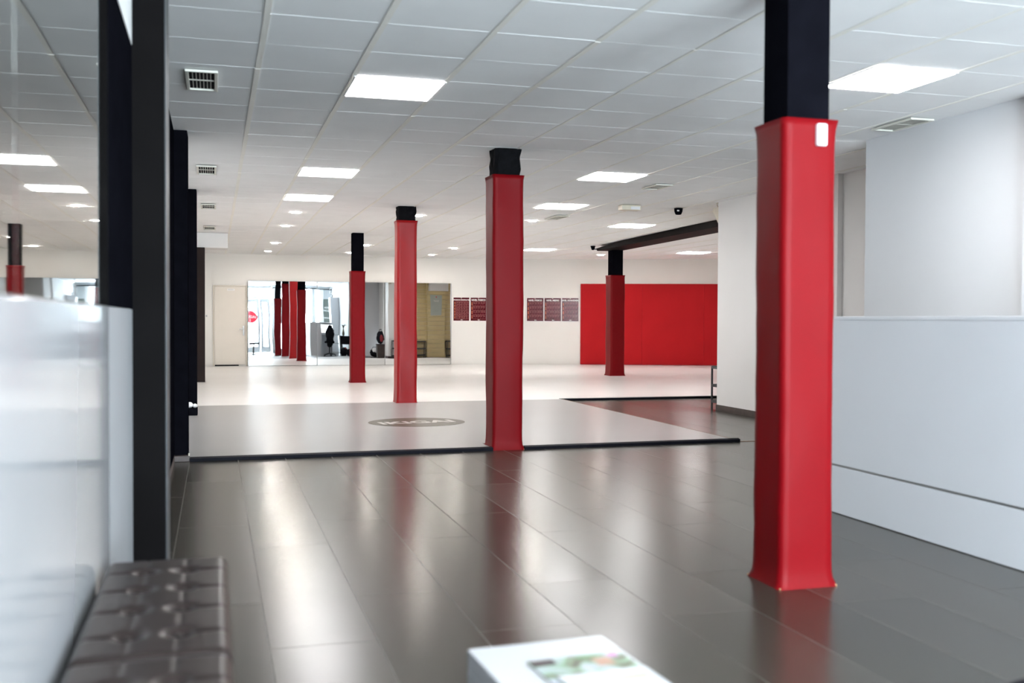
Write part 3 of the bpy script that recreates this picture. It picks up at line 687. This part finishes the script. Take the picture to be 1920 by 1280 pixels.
MB().box(4.92, 5.36, 6.4, 6.8, .70, .72).box(4.93, 4.97, 6.41, 6.45, 0, .70).box(5.31, 5.35, 6.41, 6.45, 0, .7).box(4.93, 4.97, 6.75, 6.79, 0, .70).box(5.31, 5.35, 6.75, 6.79, 0, .7).build('frame', M_rack, t)
m_ = MB(); pts = [(4.90, 6.38), (5.38, 6.38), (5.38, 6.82), (4.90, 6.82)]
m_.box(4.90, 5.38, 6.38, 6.82, .721, .728).box(4.90, 5.38, 6.82, 6.826, .42, .728).box(4.893, 4.90, 6.38, 6.82, .20, .728)
m_.build('cloth', M_dark, t)
t = thing('potted_plant', 'slim plant in an olive vase on the black draped table', 'plant', (5.05, 6.6, .73))
MB().lathe(5.05, 6.6, [(.03, .73), (.05, .76), (.055, .84), (.03, .92), (.022, .98)], 16).build('vase', M_clay, t, smooth=True)
m_ = MB()
for k in range(7):
    a = k*.9; m_.tube([(5.05, 6.6, .97), (5.05+.05*math.cos(a), 6.6+.05*math.sin(a), 1.1), (5.05+.14*math.cos(a), 6.6+.14*math.sin(a), 1.10+.012*k)], [.006, .012, .003])
m_.build('stems', M_leaf, t, smooth=True)
for k, (x, y, s_, lb) in enumerate(((5.0, 7.1, .9, 'round black sports bag with red trim before the black draped table'), (5.2, 7.35, .75, 'smaller black sports bag beside the round one'))):
    t = thing('sports_bag', lb, 'bag', (x, y, 0))
    MB().blob((x, y, .17*s_), .19*s_, .17*s_, .17*s_, seed=k+11, amp=.12).build('body', M_dark, t, smooth=True)
    MB().blob((x+.05, y+.05, .30*s_), .06*s_, .06*s_, .05*s_, seed=k, amp=.2).build('red_trim', MATS['pocket_red'], t, smooth=True)
t = thing('tall_cabinet', 'tall white cupboard against the reception wall near the street windows', 'cabinet', (5.2, .9, 0))
MB().box(4.98, 5.385, .3, 1.2, 0, 2.2).build('body', M_white, t, bevel=.004)
MB().box(4.99, 5.375, 1.2, 1.218, .04, 2.19).build('door', M_counter, t, bevel=.003)
MB().box(5.02, 5.035, 1.218, 1.235, .95, 1.15).build('handle', M_steel, t)
t = thing('flower_vase', 'white silk flowers in a pot on top of the tall white cupboard', 'flowers', (5.1, 1.0, 2.2))
MB().lathe(5.1, 1.0, [(.04, 2.2), (.06, 2.25), (.05, 2.32)], 14).build('pot', M_white, t, smooth=True)
m_ = MB()
for k in range(26): m_.blob((5.1+random.uniform(-.13, .13), 1.0+random.uniform(-.12, .12), 2.36+random.uniform(0, .28)), .028, .028, .02, seed=k, sub=1)
m_.build('blossoms', M_flower, t)

# street front: glazed door, windows, curtains
t = thing('door_2', None, None, (1.8, FY, 0)); t['kind'] = 'structure'
y0, y1 = FY-.09, FY-.03
def leaf(x0, x1, z0, z1, fr=.12):
    fm = MB().box(x0, x0+fr, y0, y1, z0, z1).box(x1-fr, x1, y0, y1, z0, z1).box(x0+fr, x1-fr, y0, y1, z0, z0+.24).box(x0+fr, x1-fr, y0, y1, z1-.14, z1).build('door_leaf_frame', M_frame, t, bevel=.004)
    MB().box(x0+fr, x1-fr, FY-.065, FY-.058, z0+.24, z1-.14).build('pane', M_glass, t)
leaf(.35, 1.22, .01, 2.2); leaf(1.24, 2.10, .01, 2.2); leaf(2.12, 2.56, .01, 2.2)
MB().box(.3, 2.6, FY-.1, FY-.02, 2.21, 2.28).box(.3, .345, FY-.1, FY-.02, 0, 2.21).box(2.565, 2.61, FY-.1, FY-.02, 0, 2.21).box(.3, 2.6, FY-.1, FY-.02, 2.64, 2.68).build('door_frame', M_frame, t)
MB().box(.35, 2.56, FY-.065, FY-.058, 2.28, 2.64).build('transom_pane', M_glass, t)
MB().box(2.03, 2.05, FY-.03, FY+.03, .95, 1.15).build('handle', M_steel, t)
t = thing('door_sticker', 'round red sticker with white lettering on the glass entrance door', 'sticker', (1.73, FY-.07, 1.47))
m_ = MB(); a = [m_.bm.verts.new((1.73+.26*math.cos(k*math.pi/20), FY-.0685, 1.47+.26*math.sin(k*math.pi/20))) for k in range(40)]
b = [m_.bm.verts.new((v.co.x, FY-.0665, v.co.z)) for v in a]; m_.bm.faces.new(a); m_.bm.faces.new(b[::-1])
for k in range(40): m_.bm.faces.new((a[k], b[k], b[(k+1)%40], a[(k+1)%40]))
m_.build('disc', M_inkred, t)
text('lettering', 'IKIGAI', .15, M_ink, t, (0, .0042, 0), (math.pi/2, 0, 0), extrude=.0004, bold=.004)
def window(n_, x0, x1, z0, z1):
    t = thing(n_, None, None, ((x0+x1)/2, FY, z0)); t['kind'] = 'structure'; fr = .09
    MB().box(x0, x0+fr, y0, y1, z0, z1).box(x1-fr, x1, y0, y1, z0, z1).box(x0+fr, x1-fr, y0, y1, z0, z0+fr).box(x0+fr, x1-fr, y0, y1, z1-fr, z1).build('window_frame', M_frame, t, bevel=.004)
    MB().box(x0+fr, x1-fr, FY-.065, FY-.058, z0+fr, z1-fr).build('pane', M_glass, t)
window('window_1', 2.8, 3.65, .1, 2.68); window('window_2', 3.65, 4.45, .1, 2.68); window('window_3', 4.45, 4.88, .1, 2.68); 
t = thing('window_sign', 'dark window board with white lettering beside the curtain', 'sign', (5.12, FY+.02, .9))
MB().box(4.92, 5.38, FY+.012, FY+.022, .7, 2.2).build('board', M_darkgreen, t)
for k, (s_, z) in enumerate((('ARTES', 1.86), ('MARCIALES', 1.75), ('DEFENSA', 1.45), ('ACTIVA', 1.1), ('REGULAR', .98))):
    text('lettering', s_, .085, M_ink, t, (0, .003, z-.9), (math.pi/2, 0, 0), extrude=.0004)
def curtain(x0, x1, label):
    t = thing('curtain', label, 'curtain', ((x0+x1)/2, FY+.08, .1)); m_ = MB(); n = 40
    top = [m_.bm.verts.new((x0+(x1-x0)*k/n, FY+.09+.025*math.sin(k*1.3), 2.61)) for k in range(n+1)]
    bot = [m_.bm.verts.new((v.co.x, v.co.y+.005, .12)) for v in top]
    for k in range(n): m_.bm.faces.new((top[k], top[k+1], bot[k+1], bot[k]))
    o = m_.build('cloth', M_curtain, t, smooth=True); s_ = o.modifiers.new('s', 'SOLIDIFY'); s_.thickness = .003
    return t
curtain(4.72, 4.94, 'narrow white curtain gathered beside the dark window board')
curtain(2.66, 2.82, 'narrow white curtain gathered beside the entrance door')
o = MB().tube([(2.65, FY+.09, 2.63), (5.38, FY+.09, 2.63)], .016).build('curtain_rod', M_black, None, smooth=True)
tag(o, 'black curtain rod above the street windows', 'rod')

# ------------------------------------------------------------------ leather bench modules
def bench(y0, y1, label):
    x0, x1, zt = -.312, .038, .452
    t = thing('leather_bench', label, 'bench', ((x0+x1)/2, (y0+y1)/2, 0), group='tufted leather bench modules')
    bx = [x0+.118, x0+.232]; by = [y0+(y1-y0)*k for k in (.165, .385, .60, .82)]
    m_ = MB(); nx, ny = 64, 150; Wd, Ln = x1-x0, y1-y0
    def hgt(x, y):
        ex = min(x-x0, x1-x); ey = min(y-y0, y1-y); R = .028
        z = zt + .006*math.sin(math.pi*(x-x0)/Wd)*math.sin(math.pi*(y-y0)/Ln)
        for q in (ex, ey):
            if q < R: z -= R-math.sqrt(max(R*R-(R-q)**2, 0))
        d = 0
        for a in bx:
            for b in by: d = max(d, math.exp(-((x-a)**2+(y-b)**2)/(2*.019**2))*.028)
        for a in bx: d = max(d, .0025*math.exp(-((x-a)/.005)**2))
        for b in by:
            lim = .0 if bx[0] < x < bx[1] else max(.0, 1-.6*min(abs(x-bx[0]), abs(x-bx[1]))/.1)
            d = max(d, .0085*lim*math.exp(-((y-b)/.011)**2))
        return z-d
    G = [[m_.bm.verts.new((x0+Wd*i/nx, y0+Ln*j/ny, hgt(x0+Wd*i/nx, y0+Ln*j/ny))) for j in range(ny+1)] for i in range(nx+1)]
    for i in range(nx):
        for j in range(ny): m_.bm.faces.new((G[i][j], G[i+1][j], G[i+1][j+1], G[i][j+1]))
    B = {}
    loop = [(i, 0) for i in range(nx)]+[(nx, j) for j in range(ny)]+[(i, ny) for i in range(nx, 0, -1)]+[(0, j) for j in range(ny, 0, -1)]
    low = [m_.bm.verts.new((G[i][j].co.x, G[i][j].co.y, .325)) for i, j in loop]; n = len(loop)
    for k in range(n):
        (i, j), (i2, j2) = loop[k], loop[(k+1) % n]; m_.bm.faces.new((G[i][j], G[i2][j2], low[(k+1) % n], low[k]))
    m_.bm.faces.new(low)
    m_.build('cushion', M_leather, t, smooth=True)
    MB().box(x0+.006, x1-.006, y0+.006, y1-.006, .05, .322).build('base', M_leather, t, bevel=.008)
    for (x, y) in ((x0+.02, y0+.03), (x1-.06, y0+.03), (x0+.02, y1-.07), (x1-.06, y1-.07)): MB().box(x, x+.04, y, y+.04, 0, .049).build('foot', M_black, t)
    for a in bx:
        for b in by: MB().lathe(a, b, [(.009, zt-.014), (.0085, zt-.006), (.004, zt-.003)], 12).build('button', M_leather, t, smooth=True)
bench(2.385, 3.345, 'far module of the dark brown tufted leather bench, near the black pillar')
bench(1.415, 2.375, 'near module of the dark brown leather bench, cut by the bottom picture edge')

# ------------------------------------------------------------------ white table, magazines, stool
t = thing('coffee_table', 'small white lacquered coffee table at the bottom centre, topped with magazines', 'table', (.755, 2.05, 0), .05)
for nm, b in (('table_top', (-.172, .172, -.30, .30, .372, .42)), ('side_panel', (-.172, -.140, -.30, .30, 0, .371)), ('side_panel', (.140, .172, -.30, .30, 0, .371)), ('shelf', (-.139, .139, -.29, .29, .12, .14))):
    m_ = MB().box(*b); me = bpy.data.meshes.new(nm); bmesh.ops.recalc_face_normals(m_.bm, faces=m_.bm.faces); m_.bm.to_mesh(me); m_.bm.free(); me.materials.append(M_white)
    o = bpy.data.objects.new(nm, me); COL.objects.link(o); o.parent = t; q = o.modifiers.new('bevel', 'BEVEL'); q.width = .003; q.segments = 3
def cover_mat(name, stops, scale, base):
    m = bpy.data.materials.new(name); m.use_nodes = True; nt = m.node_tree; b = nt.nodes['Principled BSDF']; b.inputs['Roughness'].default_value = .3
    tc = nt.nodes.new('ShaderNodeTexCoord'); mp = nt.nodes.new('ShaderNodeMapping'); mp.inputs['Scale'].default_value = scale; mp.inputs['Location'].default_value = base
    n = nt.nodes.new('ShaderNodeTexNoise'); n.inputs['Scale'].default_value = 6; n.inputs['Detail'].default_value = 2; n.inputs['Distortion'].default_value = 1.2
    r = nt.nodes.new('ShaderNodeValToRGB')
    while len(r.color_ramp.elements) < len(stops): r.color_ramp.elements.new(.5)
    for e_, (p, c) in zip(r.color_ramp.elements, stops): e_.position = p; e_.color = (*c, 1)
    nt.links.new(tc.outputs['Object'], mp.inputs[0]); nt.links.new(mp.outputs[0], n.inputs[0]); nt.links.new(n.outputs[0], r.inputs[0]); nt.links.new(r.outputs[0], b.inputs['Base Color']); return m
M_cov1 = cover_mat('magazine_cover_print', [(.30, (.03, .02, .02)), (.38, (.09, .09, .05)), (.44, (.20, .32, .20)), (.50, (.34, .36, .40)), (.72, (.42, .43, .47))], (1.4, 1.4, 1), (.2, .1, 0))
M_face = mat('cover_photo_skin', (.36, .20, .13), .3, noise_amt=.2, noise_scale=14)
M_green = mat('cover_green', (.10, .24, .10), .3, noise_amt=.2, noise_scale=20)
M_pink = mat('cover_pink', (.50, .16, .40), .3, noise_amt=.1)
M_darkink = mat('cover_dark_photo', (.030, .015, .020), .3, noise_amt=.5, noise_scale=30)
def local_box(t, nm, b, m, bev=0):
    m_ = MB().box(*b); me = bpy.data.meshes.new(nm); bmesh.ops.recalc_face_normals(m_.bm, faces=m_.bm.faces); m_.bm.to_mesh(me); m_.bm.free(); me.materials.append(m)
    o = bpy.data.objects.new(nm, me); COL.objects.link(o); o.parent = t
    if bev: q = o.modifiers.new('bevel', 'BEVEL'); q.width = bev; q.segments = 2
    return o
t = thing('magazine', 'magazine with colourful cover, lying under the white one on the table', 'magazine', (.793, 2.118, .421), .08)
local_box(t, 'pages', (-.113, .113, -.145, .092, 0, .0035), M_ink)
cv = local_box(t, 'cover', (-.114, .114, -.146, .093, .0036, .0042), M_cov1)
local_box(t, 'cover_photo', (-.112, -.055, .055, .091, .0043, .0045), M_darkink)
local_box(t, 'cover_portrait', (.030, .072, .015, .066, .0043, .0045), M_face)
local_box(t, 'cover_band', (.0, .070, .074, .088, .0043, .0045), M_green)
local_box(t, 'cover_badge', (.078, .100, .062, .086, .0043, .0045), M_pink)
t = thing('magazine', 'white magazine with a faint green print, on top of the colourful one', 'magazine', (.815, 1.99, .4265), .07)
local_box(t, 'pages', (-.105, .105, -.14, .102, 0, .003), M_white)
local_box(t, 'cover_band', (.02, .085, .03, .06, .0031, .0034), mat('cover_pale_green', (.40, .50, .30), .3, noise_amt=.05))
t = thing('round_stool', 'black rounded stool just entering the bottom right corner', 'stool', (1.69, 1.59, 0))
MB().lathe(1.69, 1.59, [(.17, .36), (.205, .375), (.22, .40), (.215, .43), (.19, .446), (.12, .452), (.01, .453)], 32).build('seat', M_dark, t, smooth=True)
MB().lathe(1.69, 1.59, [(.03, .02), (.03, .36)], 14).build('stem', M_rack, t, smooth=True)
MB().lathe(1.69, 1.59, [(.19, .0), (.19, .012), (.04, .025)], 28).build('foot_plate', M_rack, t, smooth=True)
